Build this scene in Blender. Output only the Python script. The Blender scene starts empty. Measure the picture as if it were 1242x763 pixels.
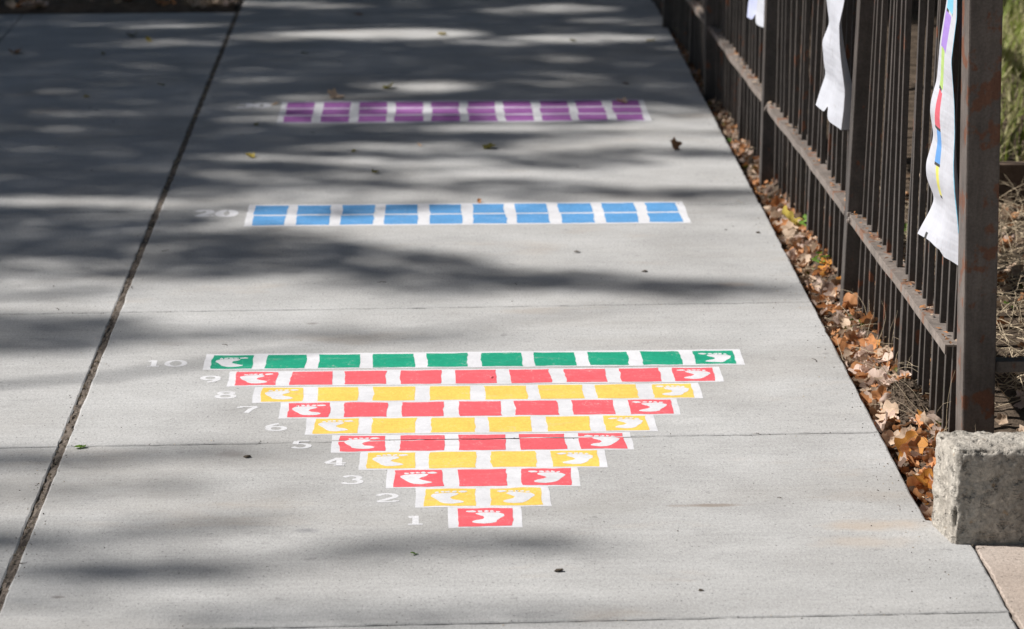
import bpy, bmesh, math, random
import numpy as np
from mathutils import Vector, Matrix, Euler, noise as mnoise
rnd = random.Random(7)
npr = np.random.default_rng(11)
scene = bpy.context.scene
COL = scene.collection
R = math.radians

# ------------------------------------------------------------------ camera
PITCH, YAW, CAM_H = 16.015, 1.892, 2.2808
cam_data = bpy.data.cameras.new('camera')
cam = bpy.data.objects.new('camera', cam_data); COL.objects.link(cam)
cam.location = (0, 0, CAM_H)
cam.rotation_euler = (R(90-PITCH), 0, R(-YAW))
cam_data.sensor_width = 36.0
cam_data.lens = 92.75
cam_data.clip_start = 0.1
cam_data.clip_end = 1000
cam_data.dof.use_dof = True
cam_data.dof.focus_distance = 7.0
cam_data.dof.aperture_fstop = 4.2
scene.camera = cam

# ------------------------------------------------------------------ light
SUN = Vector((-0.72, 0.10, 0.69)).normalized()          # towards the sun
world = bpy.data.worlds.new('World'); scene.world = world
world.use_nodes = True
wn = world.node_tree
for n in list(wn.nodes): wn.nodes.remove(n)
sky = wn.nodes.new('ShaderNodeTexSky'); sky.sky_type = 'NISHITA'; sky.sun_disc = False
sky.sun_elevation = math.asin(SUN.z)
sky.sun_rotation = math.atan2(SUN.x, SUN.y)
bg = wn.nodes.new('ShaderNodeBackground'); bg.inputs['Strength'].default_value = 0.05
wo = wn.nodes.new('ShaderNodeOutputWorld')
wn.links.new(sky.outputs[0], bg.inputs[0]); wn.links.new(bg.outputs[0], wo.inputs[0])
sl = bpy.data.lights.new('sun', 'SUN'); sl.energy = 5.0; sl.angle = R(0.6); sl.color = (1, 0.978, 0.945)
sun = bpy.data.objects.new('sun', sl); COL.objects.link(sun)
sun.location = (-8, 8, 20)
sun.rotation_euler = SUN.to_track_quat('Z', 'Y').to_euler()
scene.view_settings.view_transform = 'Standard'
scene.view_settings.look = 'None'
scene.view_settings.exposure = 0.44
scene.view_settings.gamma = 1.0
scene.cycles.max_bounces = 6

# ------------------------------------------------------------------ helpers
def tag(o, label=None, cat=None, group=None, kind=None):
    if label: o['label'] = label
    if cat: o['category'] = cat
    if group: o['group'] = group
    if kind: o['kind'] = kind
    return o
def link(name, me, mats=None, parent=None, loc=(0,0,0)):
    if mats is not None:
        for m in (mats if isinstance(mats, (list, tuple)) else [mats]): me.materials.append(m)
    o = bpy.data.objects.new(name, me); COL.objects.link(o)
    o.location = loc
    if parent: o.parent = parent
    return o
def empty(name, loc=(0,0,0)):
    o = bpy.data.objects.new(name, None); o.empty_display_size = .1
    COL.objects.link(o); o.location = loc
    return o
class MB:
    """collects vertices and faces of one mesh"""
    def __init__(s): s.v = []; s.f = []; s.m = []
    def add(s, vs, fs, mi=0):
        b = len(s.v); s.v += [tuple(p) for p in vs]
        s.f += [tuple(i+b for i in f) for f in fs]; s.m += [mi]*len(fs)
    def box(s, x0, x1, y0, y1, z0, z1, mi=0, mat=None):
        vs = [Vector(p) for p in ((x0,y0,z0),(x1,y0,z0),(x1,y1,z0),(x0,y1,z0),(x0,y0,z1),(x1,y0,z1),(x1,y1,z1),(x0,y1,z1))]
        if mat: vs = [mat @ p for p in vs]
        s.add(vs, [(3,2,1,0),(4,5,6,7),(0,1,5,4),(1,2,6,5),(2,3,7,6),(3,0,4,7)], mi)
    def tube(s, pts, rads, n=5, mi=0):
        pts = [Vector(p) for p in pts]; vs = []; fs = []
        for i, p in enumerate(pts):
            d = (pts[min(i+1, len(pts)-1)] - pts[max(i-1, 0)]).normalized()
            a = d.cross(Vector((0,0,1)) if abs(d.z) < .9 else Vector((1,0,0))).normalized(); b = d.cross(a)
            for k in range(n):
                t = 2*math.pi*k/n; vs.append(p + (a*math.cos(t)+b*math.sin(t))*rads[i])
        for i in range(len(pts)-1):
            for k in range(n):
                fs.append((i*n+k, i*n+(k+1)%n, (i+1)*n+(k+1)%n, (i+1)*n+k))
        fs.append(tuple(range(n))[::-1]); fs.append(tuple((len(pts)-1)*n+k for k in range(n)))
        s.add(vs, fs, mi)
    def mesh(s, name, smooth=False):
        me = bpy.data.meshes.new(name); me.from_pydata(s.v, [], s.f); me.update()
        if any(s.m): me.polygons.foreach_set('material_index', s.m)
        if smooth: me.polygons.foreach_set('use_smooth', [True]*len(s.f))
        return me
    def build(s, name, mats, parent=None, smooth=False, loc=(0,0,0)):
        return link(name, s.mesh(name, smooth), mats, parent, loc)
def bevel(o, w, seg=2):
    bm = bmesh.new(); bm.from_mesh(o.data)
    bmesh.ops.bevel(bm, geom=bm.edges[:], offset=w, segments=seg, profile=.6, affect='EDGES')
    bm.to_mesh(o.data); bm.free(); return o
def fbm(x, y, z=0., o=4): return mnoise.fractal((x, y, z), 1.0, 2.0, o)

# ------------------------------------------------------------------ materials
class NT:
    def __init__(s, name):
        s.m = bpy.data.materials.new(name); s.m.use_nodes = True
        s.t = s.m.node_tree; s.p = s.t.nodes['Principled BSDF']; s.out = s.t.nodes['Material Output']
        s.co = s.t.nodes.new('ShaderNodeTexCoord').outputs['Object']
    def n(s, t): return s.t.nodes.new(t)
    def l(s, a, b): s.t.links.new(a, b)
    def noise(s, scale, detail=4, rough=.55, vec=None, mapscale=None, loc=(0,0,0)):
        v = vec or s.co
        if mapscale:
            mp = s.n('ShaderNodeMapping'); mp.inputs['Scale'].default_value = mapscale; mp.inputs['Location'].default_value = loc
            s.l(v, mp.inputs[0]); v = mp.outputs[0]
        t = s.n('ShaderNodeTexNoise'); t.inputs['Scale'].default_value = scale
        t.inputs['Detail'].default_value = detail; t.inputs['Roughness'].default_value = rough
        s.l(v, t.inputs['Vector']); return t.outputs['Fac']
    def rng(s, x, a, b, c, d):
        t = s.n('ShaderNodeMapRange'); s.l(x, t.inputs[0])
        for i, v in enumerate((a, b, c, d)): t.inputs[i+1].default_value = v
        return t.outputs[0]
    def math(s, op, a, b):
        t = s.n('ShaderNodeMath'); t.operation = op
        for i, v in enumerate((a, b)):
            if isinstance(v, (int, float)): t.inputs[i].default_value = v
            else: s.l(v, t.inputs[i])
        return t.outputs[0]
    def mix(s, f, a, b, mode='MIX'):
        t = s.n('ShaderNodeMix'); t.data_type = 'RGBA'; t.blend_type = mode
        for sock, v in ((t.inputs[0], f), (t.inputs[6], a), (t.inputs[7], b)):
            if isinstance(v, (int, float)): sock.default_value = v
            elif isinstance(v, tuple): sock.default_value = (*v, 1)
            else: s.l(v, sock)
        return t.outputs[2]
    def mul(s, col, fac):                       # colour times scalar
        return s.mix(1.0, col, fac, 'MULTIPLY')
    def bump(s, h, strength, dist=.002):
        b = s.n('ShaderNodeBump'); b.inputs['Strength'].default_value = strength; b.inputs['Distance'].default_value = dist
        s.l(h, b.inputs['Height']); s.l(b.outputs[0], s.p.inputs['Normal'])
    def done(s, col, rough=.9, spec=.3):
        if isinstance(col, tuple): s.p.inputs['Base Color'].default_value = (*col, 1)
        else: s.l(col, s.p.inputs['Base Color'])
        s.p.inputs['Roughness'].default_value = rough
        s.p.inputs['Specular IOR Level'].default_value = spec
        return s.m
    def objrand(s):
        return s.n('ShaderNodeObjectInfo').outputs['Random']
    def translucent(s, col, f):
        t = s.n('ShaderNodeBsdfTranslucent')
        if isinstance(col, tuple): t.inputs[0].default_value = (*col, 1)
        else: s.l(col, t.inputs[0])
        mx = s.n('ShaderNodeMixShader'); mx.inputs[0].default_value = f
        s.l(s.p.outputs[0], mx.inputs[1]); s.l(t.outputs[0], mx.inputs[2]); s.l(mx.outputs[0], s.out.inputs[0])

def concrete_colour(k, a=(.362,.351,.338), b=(.462,.454,.444), grain=1.0):
    big = k.noise(1.7, 6, .6)
    c = k.mix(k.rng(big, .3, .7, 0, 1), a, b)
    st = k.noise(1, 5, .65, mapscale=(2.2, 55, 1))
    c = k.mul(c, k.rng(st, .25, .75, .93, 1.06))
    st2 = k.noise(1, 4, .6, mapscale=(12, 300, 1))
    c = k.mul(c, k.rng(st2, .25, .75, 1-.05*grain, 1+.05*grain))
    fine = k.noise(260, 3, .7)
    c = k.mul(c, k.rng(fine, .25, .75, 1-.24*grain, 1+.22*grain))
    grit = k.noise(150, 4, .8, mapscale=(1, .5, 1), loc=(2,5,0))
    c = k.mul(c, k.rng(grit, .25, .75, 1-.25*grain, 1+.22*grain))
    pit = k.noise(120, 3, .6, loc=(3,1,0), mapscale=(1,1,1))
    c = k.mul(c, k.rng(pit, .625, .69, 1, .42))
    pale = k.noise(95, 2, .5, loc=(9,4,0), mapscale=(1,1,1))
    c = k.mix(k.rng(pale, .70, .76, 0, .45), c, (.62,.61,.59))
    dirt = k.noise(.8, 5, .65, loc=(5,2,0), mapscale=(1,2.2,1))
    c = k.mix(k.rng(dirt, .50, .78, 0, .55), c, (.30,.275,.245))
    cloud = k.noise(3.2, 4, .6, loc=(8,1,0), mapscale=(1,1.7,1)); c = k.mul(c, k.rng(cloud, .3, .7, .90, 1.07))
    gum = k.noise(19, 2, .4, loc=(6,3,0), mapscale=(1,1,1)); c = k.mul(c, k.rng(gum, .72, .76, 1, .80))
    blot = k.noise(7, 5, .7, loc=(1,7,0), mapscale=(1,1.6,1))
    c = k.mul(c, k.rng(blot, .58, .8, 1, .80))
    h = k.math('ADD', k.math('MULTIPLY', fine, .7), k.math('MULTIPLY', st2, .5))
    h = k.math('SUBTRACT', h, k.rng(pit, .62, .72, 0, .9))
    return c, h
def mat_concrete():
    k = NT('concrete'); c, h = concrete_colour(k)
    c = k.mul(c, k.rng(k.objrand(), 0, 1, .93, 1.05))
    wob = k.math('MULTIPLY', k.rng(k.noise(12, 4, .6), 0, 1, -1, 1), .9)
    for cx, cy, rx, ry, col, amt in ((.70,6.195,.11,.012,(.20,.15,.11),.62), (1.09,6.04,.14,.045,(.44,.34,.25),.45), (1.04,5.93,.13,.05,(.46,.37,.29),.35), (.42,6.17,.16,.035,(.30,.29,.27),.35),
                                     (-.30,6.05,.035,.02,(.16,.16,.17),.55), (1.0,8.27,.07,.03,(.40,.33,.28),.5), (-.36,7.86,.02,.012,(.2,.18,.16),.6), (-.85,5.64,.016,.009,(.16,.14,.13),.7), (-.52,6.63,.05,.03,(.2,.18,.17),.5)):
        mp = k.n('ShaderNodeMapping'); mp.inputs['Location'].default_value = (-cx/rx, -cy/ry, 0); mp.inputs['Scale'].default_value = (1/rx, 1/ry, 0); k.l(k.co, mp.inputs[0])
        ln = k.n('ShaderNodeVectorMath'); ln.operation = 'LENGTH'; k.l(mp.outputs[0], ln.inputs[0])
        c = k.mix(k.rng(k.math('ADD', ln.outputs['Value'], wob), .35, 1.15, amt, 0), c, col)
    rust = k.noise(1.3, 5, .6, loc=(2.2,4.4,0), mapscale=(1,2.6,1))
    c = k.mix(k.rng(rust, .60, .78, 0, .35), c, (.40,.30,.21))
    k.bump(h, .55, .0016); return k.done(c, .9, .25)
def mat_tan():
    k = NT('tan_concrete'); c, h = concrete_colour(k, (.36,.29,.24), (.46,.39,.34))
    k.bump(h, .6, .002); return k.done(c, .9, .25)
def mat_block():
    k = NT('block_concrete')
    big = k.noise(9, 6, .65); c = k.mix(k.rng(big, .3, .7, 0, 1), (.43,.385,.33), (.62,.57,.50))
    fine = k.noise(150, 4, .7); c = k.mul(c, k.rng(fine, .25, .75, .68, 1.25))
    agg = k.n('ShaderNodeTexVoronoi'); agg.inputs['Scale'].default_value = 70; k.l(k.co, agg.inputs['Vector'])
    c = k.mul(c, k.rng(agg.outputs['Distance'], .1, .5, 1.12, .82))
    pit = k.noise(46, 4, .6, loc=(1,2,3), mapscale=(1,1,1)); c = k.mul(c, k.rng(pit, .62, .68, 1, .5))
    orange = k.noise(30, 2, .5, loc=(7,2,3), mapscale=(1,1,1)); c = k.mix(k.rng(orange, .68, .74, 0, .5), c, (.42,.27,.14))
    run = k.noise(1, 5, .65, mapscale=(16, 16, 3), loc=(2,1,0)); c = k.mul(c, k.rng(run, .45, .75, 1.05, .66))
    h = k.math('SUBTRACT', fine, k.rng(pit, .55, .7, 0, 1.2))
    k.bump(h, 1.0, .006); return k.done(c, .95, .2)
def mat_paint(name, col, wear=.03, gr=1.0):
    k = NT(name)
    cc, h = concrete_colour(k)
    fine = k.noise(260, 3, .7, loc=(4,4,4), mapscale=(1,1,1)); mid = k.noise(14, 5, .65, loc=(2,3,1), mapscale=(1,1,1))
    grit = k.noise(105, 3, .75, mapscale=(1, .62, 1), loc=(2,5,0))
    wide = k.noise(3.5, 4, .6, loc=(5,5,2), mapscale=(1,1.5,1))
    c = k.mul(col, k.rng(mid, .3, .75, .88, 1.08)); c = k.mul(c, k.rng(wide, .3, .7, .93, 1.05))
    scuff = k.noise(1, 5, .7, loc=(3,8,0), mapscale=(7,26,1)); c = k.mix(k.rng(scuff, .57, .75, 0, .38), c, cc); c = k.mul(c, k.rng(fine, .25, .75, 1-.16*gr, 1+.14*gr)); c = k.mul(c, k.rng(grit, .25, .75, 1-.14*gr, 1+.13*gr))
    w = k.math('ADD', k.math('MULTIPLY', grit, .6), k.math('MULTIPLY', mid, .4))
    if wear > 0: c = k.mix(k.rng(w, .60-wear, .70-wear, 0, .6), c, cc)
    k.bump(h, .45, .0014); return k.done(c, .8, .3)
def mat_iron(name, base=(.066,.056,.050), rust=.63, rcol=(.16,.055,.025)):
    k = NT(name)
    n1 = k.noise(11, 6, .65); c = k.mix(k.rng(n1, .3, .7, 0, 1), tuple(v*.75 for v in base), tuple(v*1.35 for v in base))
    sp = k.noise(16, 4, .55, loc=(3,1,2), mapscale=(1,1,.75)); c = k.mix(k.rng(sp, rust, rust+.05, 0, .9), c, rcol)
    st = k.noise(1, 5, .6, mapscale=(60, 60, 6)); c = k.mul(c, k.rng(st, .3, .7, .78, 1.22))
    sp2 = k.noise(140, 3, .6); c = k.mul(c, k.rng(sp2, .3, .7, .8, 1.2))
    k.bump(k.math('ADD', sp2, k.math('MULTIPLY', sp, 2)), .35, .0015)
    return k.done(c, .55, .4)
def mat_soil():
    k = NT('soil')
    n = k.noise(22, 8, .7); c = k.mix(k.rng(n, .3, .7, 0, 1), (.05,.037,.027), (.16,.12,.088))
    f = k.noise(160, 4, .7); c = k.mul(c, k.rng(f, .25, .75, .55, 1.5))
    k.bump(k.math('ADD', n, k.math('MULTIPLY', f, .4)), 1.0, .012); return k.done(c, 1, .1)
def mat_leaf(name, a, b, tr=.25):
    k = NT(name)
    n = k.noise(38, 4, .6); c = k.mix(k.rng(n, .3, .7, 0, 1), a, b)
    c = k.mul(c, k.rng(k.objrand(), 0, 1, .72, 1.22))
    sp = k.noise(150, 2, .5); c = k.mul(c, k.rng(sp, .6, .72, 1, .55))
    k.bump(n, .3, .002); m = k.done(c, .65, .3); k.translucent(c, tr); return m
def mat_plain(name, col, rough=.8, tr=0, var=.15, scale=20):
    k = NT(name)
    n = k.noise(scale, 4, .6); c = k.mul(col, k.rng(n, .25, .75, 1-var, 1+var))
    m = k.done(c, rough, .3)
    if tr: k.translucent(c, tr)
    return m
def mat_paper(name, col, rough=.7, tr=.05, *a):
    k = NT(name)
    n = k.noise(9, 3, .5); c = k.mul(col, k.rng(n, .3, .7, .95, 1.03))
    cr = k.noise(1, 4, .6, mapscale=(6, 9, 5)); f = k.noise(1, 2, .5, mapscale=(2, 3, 26))
    k.bump(k.math('ADD', cr, k.math('MULTIPLY', f, .5)), .8, .012); m = k.done(c, rough, .25); k.translucent(c, tr); return m
M = dict(
    concrete=mat_concrete(), tan=mat_tan(), block=mat_block(), soil=mat_soil(),
    white=mat_paint('white_paint', (.63,.62,.635), .004, .5), red=mat_paint('red_paint', (.74,.105,.125)),
    yellow=mat_paint('yellow_paint', (.76,.51,.10)), green=mat_paint('green_paint', (.005,.285,.165)),
    blue=mat_paint('blue_paint', (.095,.285,.55)), purple=mat_paint('purple_paint', (.31,.105,.335)),
    pale=mat_paint('pale_purple_paint', (.70,.64,.74)), numeral=mat_paint('numeral_paint', (.64,.63,.64), .05),
    iron=mat_iron('dark_iron'), post=mat_iron('rusty_post', (.112,.094,.084), .54, (.15,.06,.032)), rail=mat_iron('dusty_rail', (.185,.155,.135), .60, (.20,.10,.06)),
    joint=mat_plain('joint_fibre', (.135,.11,.09), 1, 0, .75, 130), dirt=mat_plain('joint_dirt', (.05,.042,.035), 1, 0, .5, 90),
    tan_leaf=mat_leaf('tan_leaf', (.52,.36,.24), (.68,.53,.40)), pink_leaf=mat_leaf('pinkish_leaf', (.58,.41,.32), (.72,.57,.48)),
    rust_leaf=mat_leaf('rust_leaf', (.46,.18,.065), (.60,.30,.13)), orange_leaf=mat_leaf('orange_leaf', (.58,.22,.035), (.66,.32,.07)),
    yellow_leaf=mat_leaf('yellow_leaf', (.50,.36,.05), (.60,.48,.12)), brown_leaf=mat_leaf('brown_leaf', (.20,.10,.05), (.32,.18,.10)),
    olive_leaf=mat_leaf('olive_leaf', (.16,.15,.03), (.26,.22,.05)), green_leaf=mat_leaf('green_leaf', (.12,.24,.03), (.22,.36,.06)),
    crown=mat_leaf('crown_leaf', (.05,.085,.02), (.085,.11,.03), .15), bark=mat_plain('bark', (.12,.09,.07), .95, 0, .4, 14),
    stem=mat_plain('dry_stem', (.52,.42,.29), .8, .15, .35, 40), grass=mat_plain('grass_blade', (.24,.29,.06), .6, .4, .5, 6),
    pale_grass=mat_plain('pale_grass_blade', (.50,.46,.24), .7, .35, .35, 8), dark_leaf=mat_leaf('shrub_leaf', (.02,.04,.012), (.04,.07,.02), .15),
    timber=mat_plain('timber', (.12,.085,.062), .9, 0, .5, 26),
    paper=mat_paper('paper', (.47,.475,.515), .7, .05, .015, 3), bark_bit=mat_plain('dark_bit', (.07,.055,.04), .9, 0, .3, 60),
)
def sheet_tint(name, c): return mat_paper(name, tuple(v*.8+.03 for v in c), .7, .05)
INK_AND_SHADE = [sheet_tint('ink_sky', (.20,.55,.75)), sheet_tint('ink_violet', (.36,.22,.62)), sheet_tint('ink_green', (.42,.58,.16)), sheet_tint('ink_red', (.66,.10,.14)),
       sheet_tint('ink_blue', (.10,.30,.66)), sheet_tint('ink_yellow', (.75,.70,.13)), sheet_tint('ink_black', (.03,.03,.03)), sheet_tint('ink_grey', (.50,.50,.54)), sheet_tint('shade_lilac', (.55,.58,.80))]  # the last, lilac, is a painted bluish shade rather than print

# ================================================================== SETTING
def jy(y0, x): return y0 + .022*x                        # transverse joints are a touch skewed
def slab(name, poly, parent, m, z=0., jit=.0012, inset=.0045, drop=.0025, step=.03, depth=.1, seed=0):
    """one cast slab: slightly ragged outline, worn arris, real thickness"""
    pts = []
    for i in range(len(poly)):
        a = Vector(poly[i]); b = Vector(poly[(i+1) % len(poly)]); n = max(1, int((b-a).length/step))
        d = (b-a).normalized(); nrm = Vector((-d.y, d.x))
        for k in range(n):
            p = a.lerp(b, k/n)
            j = fbm(p.x*9+seed, p.y*9, 3.1, 3)*jit*2 + rnd.gauss(0, jit*.35)
            if rnd.random() < .035: j = abs(j) + jit*1.8
            pts.append(p + nrm*j if k else p)
    ctr = Vector((sum(p.x for p in pts)/len(pts), sum(p.y for p in pts)/len(pts)))
    n = len(pts); inner = []
    for i in range(n):
        d = (pts[(i+1) % n]-pts[i-1]).normalized(); inner.append(pts[i] + Vector((-d.y, d.x))*inset*rnd.uniform(.6, 1.3))
    mb = MB()
    vs = [(p.x,p.y,-depth) for p in pts] + [(p.x,p.y,z-drop) for p in pts] + [(p.x,p.y,z) for p in inner]
    fs = [(i, (i+1)%n, n+(i+1)%n, n+i) for i in range(n)] + [(n+i, n+(i+1)%n, 2*n+(i+1)%n, 2*n+i) for i in range(n)]
    fs.append(tuple(range(2*n, 3*n)))
    mb.add(vs, fs); return mb.build(name, m, parent)

mb = MB(); mb.add([(-300,-300,-.12),(300,-300,-.12),(300,300,-.12),(-300,300,-.12)], [(0,1,2,3)])
tag(mb.build('ground', M['soil']), kind='structure')
mb = MB(); mb.box(-3.18, 1.215, -3.5, 31.5, -.11, -.009); mb.box(1.216, 1.30, -3.5, 6.055, -.11, -.0095)
pavement = tag(mb.build('pavement', M['dirt']), kind='structure')
XL, XR = -.98, 1.22
J = [-3.1, -1.8, -.5, .85, 2.15, 3.45, 4.15, 5.455, 6.727, 8.028, 9.36, 10.66, 11.97, 13.27, 14.6, 15.9, 17.2, 18.5, 19.8, 21.1, 22.4, 23.7, 25, 26.3, 27.6, 28.9, 30.2, 31.5]
g = .0028
for i in range(len(J)-1):
    a, b = J[i]+g, J[i+1]-g
    if b <= 5.6:   poly = [(XL+.0105, jy(a,XL)), (1.298, jy(a,1.3)), (1.300, jy(b,1.3)), (XL+.0105, jy(b,XL))]
    elif a < 6.06: poly = [(XL+.0105, jy(a,XL)), (1.302, jy(a,1.3)), (1.300, 5.72), (1.304, 6.05), (1.222, 6.075), (1.218, 6.3), (XR, jy(b,XR)), (XL+.0105, jy(b,XL))]
    else:          poly = [(XL+.0105, jy(a,XL)), (XR+rnd.uniform(-.002,.003), jy(a,XR)), (XR+rnd.uniform(-.002,.003), jy(b,XR)), (XL+.0105, jy(b,XL))]
    slab('slab', poly, pavement, M['concrete'], seed=i)
    if b < 13.5:
        for x0, x1 in ((-3.18, -2.09), (-2.086, XL-.0105)):
            if i == 12: bb = 13.72
            else: bb = b
            slab('slab', [(x0, jy(a,x0)), (x1, jy(a,x1)), (x1, jy(bb,x1)), (x0, jy(bb,x0))], pavement, M['concrete'], seed=i+50)
# filler in the long joint: crumbly dark fibre and grit
mb = MB(); ny = 900; vs = []; fs = []
for i in range(ny+1):
    y = 3 + 21*i/ny
    for k in range(5):
        x = XL + (-.0115 + .023*k/4)
        vs.append((x, y, -.0045 + fbm(x*60, y*28, 1, 3)*.006 + (.003 if fbm(x*20, y*9, 5, 2) > .25 else 0)))
for i in range(ny):
    for k in range(4): fs.append((i*5+k, i*5+k+1, (i+1)*5+k+1, (i+1)*5+k))
mb.add(vs, fs); mb.build('joint_filler', M['joint'], pavement)
mb = MB()
for i in range(700):                                       # grit lodged in the joint
    y = 4 + 16*rnd.random()**1.4; x = XL + rnd.uniform(-.009, .009); r = rnd.uniform(.0015, .0045)
    c = Vector((x, y, -.004+rnd.uniform(0,.003)))
    mb.add([c+Vector((r,0,0)), c+Vector((-r*.6,r,0)), c+Vector((-r*.6,-r,0)), c+Vector((0,0,r*1.2))], [(0,1,3),(1,2,3),(2,0,3)])
tag(mb.build('joint_grit', M['stem'], pavement), kind='stuff')

# tan entrance pavement to the right of the crack
path = slab('path', [(1.3085, 2.9), (4.5, 2.9), (4.5, 6.02), (1.310, 6.02), (1.307, 5.5)], None, M['tan'], z=-.001, jit=.0045, inset=.003, drop=.002, step=.008)
tag(path, kind='structure')

# soil: strip between the pavement and the fence, and the bed behind
def soil_z(x, y):
    t = min(1, max(0, (x-1.22)/.14)); t = t*t*(3-2*t)
    z = -.048 + .052*t + fbm(x*6, y*6, 0, 4)*.012*(.4+t)
    z += .045*math.exp(-((x-1.34)/.055)**2-((y-6.98)/.14)**2)
    if x > 1.6: z += .03*min(1, (x-1.6)/.6)
    z += fbm(x*40, y*40, 2, 3)*.004
    return z
xs = [1.219] + [1.23+.018*i for i in range(22)] + [1.64+.06*i for i in range(16)] + [2.7+.3*i for i in range(12)]
ysoil = [6.02+.022*i for i in range(190)] + [10.2+.06*i for i in range(100)] + [16.3+.5*i for i in range(30)]
vs = [(x, y, soil_z(x, y)) for y in ysoil for x in xs]; nx = len(xs)
fs = [(j*nx+i, j*nx+i+1, (j+1)*nx+i+1, (j+1)*nx+i) for j in range(len(ysoil)-1) for i in range(nx-1)]
mb = MB(); mb.add(vs, fs); tag(mb.build('soil', M['soil'], smooth=True), kind='structure')
# bare earth where the left run of slabs stops
vs = []; fs = []; nx = 30; ny = 60
for j in range(ny+1):
    for i in range(nx+1):
        x = -3.2 + 2.205*i/nx; y = 13.69 + 14*j/ny
        vs.append((x, y, .008 + fbm(x*5, y*5, 4, 4)*.02 if j else .0))
for j in range(ny):
    for i in range(nx): fs.append((j*(nx+1)+i, j*(nx+1)+i+1, (j+1)*(nx+1)+i+1, (j+1)*(nx+1)+i))
mb = MB(); mb.add(vs, fs); tag(mb.build('earth_patch', M['soil'], smooth=True), kind='structure')

# ================================================================== PAINTED MARKINGS
JX = 6.727
def sheet(mb, x0, x1, y0, y1, z, mi=0, jit=.0013, sk=0.0):
    """thin paint film with a hand-rolled edge, broken where a joint crosses it"""
    spans = [(y0, y1)]
    jm = jy(JX, (x0+x1)/2)
    if y0 < jm < y1: spans = [(y0, jm-.004), (jm+.004, y1)]
    for a, b in spans:
        nx = max(2, int((x1-x0)/.02)); ny = max(1, int((b-a)/.02))
        ring = [(x0+(x1-x0)*i/nx, a) for i in range(nx)] + [(x1, a+(b-a)*i/ny) for i in range(ny)] + \
               [(x1-(x1-x0)*i/nx, b) for i in range(nx)] + [(x0, b-(b-a)*i/ny) for i in range(ny)]
        out = [(x + fbm(x*14, y*14, z*900, 2)*jit*1.6 + rnd.gauss(0, jit*.3), y + fbm(x*14, y*14, 9+z*900, 2)*jit*1.6 + rnd.gauss(0, jit*.3), z) for x, y in ring]
        mb.add(out, [tuple(range(len(out)))], mi)
SOLE = [(.26,.02),(.42,0),(.58,.03),(.68,.12),(.72,.25),(.79,.40),(.86,.55),(.86,.68),(.77,.77),(.62,.80),(.45,.81),(.30,.79),(.22,.72),(.27,.62),(.40,.52),(.44,.42),(.38,.31),(.24,.23),(.16,.15),(.17,.07)]
TOES = [(.12,.865,.115,.072),(.32,.875,.062,.060),(.46,.893,.055,.058),(.58,.888,.052,.058),(.71,.855,.050,.058)]
def foot(parent, cx, cy, right, z, size=.104, ang=3):
    mb = MB(); sg = 1 if right else -1; a = R(-ang)*sg*1.0
    def tr(u, v):
        x = (u-.44)*sg*size*1.08 + rnd.gauss(0, .0012); y = (v-.47)*size*.95 + rnd.gauss(0, .0012)
        return (cx + x*math.cos(a) - y*math.sin(a), cy + x*math.sin(a) + y*math.cos(a), z)
    s = [tr(u, v) for u, v in SOLE]; mb.add(s if right else s[::-1], [tuple(range(len(s)))])
    for u, v, rx, ry in TOES:
        t = [tr(u+rx*math.cos(2*math.pi*k/10), v+ry*math.sin(2*math.pi*k/10)) for k in range(10)]
        mb.add(t if right else t[::-1], [tuple(range(10))])
    o = mb.build('footprint', M['white'], parent); o.location = -world_loc(parent); return o
def world_loc(o):
    v = Vector((0,0,0))
    while o: v += o.location; o = o.parent
    return v
arc = lambda cx, cy, rx, ry, a0, a1, n=12: [(cx+rx*math.cos(R(a0+(a1-a0)*i/n)), cy+ry*math.sin(R(a0+(a1-a0)*i/n))) for i in range(n+1)]
DIG = {
 '0': [arc(.5,.5,.46,.45,90,450,24)],
 '1': [[(.5,.98),(.5,.06)], [(.20,.80),(.44,.93)], [(.18,.05),(.82,.05)]],
 '2': [arc(.5,.70,.40,.26,170,-35,12)+[(.45,.30),(.10,.07)], [(.10,.05),(.92,.05)], [(.92,.06),(.92,.20)]],
 '3': [arc(.48,.74,.36,.23,160,-80,11), arc(.48,.27,.42,.25,85,-160,12)],
 '4': [[(.66,.02),(.66,.98)], [(.60,.93),(.04,.34)], [(.04,.29),(.60,.29)], [(.72,.29),(.98,.29)], [(.42,.04),(.92,.04)]],
 '5': [[(.86,.95),(.28,.95)], [(.26,.93),(.20,.55)], arc(.46,.31,.40,.28,120,-155,14)],
 '6': [arc(.5,.30,.40,.27,90,450,20), arc(.86,.36,.80,.60,108,172,8)],
 '7': [[(.06,.93),(.92,.93)], [(.90,.90),(.62,.55),(.42,.05)], [(.06,.90),(.06,.76)]],
 '8': [arc(.5,.74,.33,.21,90,450,18), arc(.5,.27,.42,.25,90,450,20)],
 '9': [arc(.5,.68,.40,.27,90,450,20), arc(.14,.62,.80,.60,-72,-8,8)],
}
def numeral(parent, d, cx, cy, w=.056, h=.064, z=.0004, bold=1.0):
    mb = MB()
    for si, line in enumerate(DIG[d]):
        zz = z + si*.00015
        pts = [Vector((cx+(u-.5)*w, cy+(v-.5)*h)) for u, v in line]; L = []; Rr = []
        closed = (pts[0]-pts[-1]).length < 1e-6
        for i, p in enumerate(pts):
            q0 = pts[i-1] if i else (pts[-2] if closed else pts[0]); q1 = pts[i+1] if i < len(pts)-1 else (pts[1] if closed else pts[-1])
            t = (q1-q0).normalized(); wd = (.0040 + .0040*abs(t.y))*bold; nn = Vector((-t.y, t.x))*wd
            L.append(p+nn); Rr.append(p-nn)
        vs = [(*p, zz) for p in L] + [(*p, zz) for p in Rr]; n = len(pts)
        mb.add(vs, [(i, n+i, n+i+1, i+1) for i in range(n-1)])
    o = mb.build('numeral', M['white' if bold > 1 else 'numeral'], parent); o.location = -world_loc(parent); return o

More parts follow.
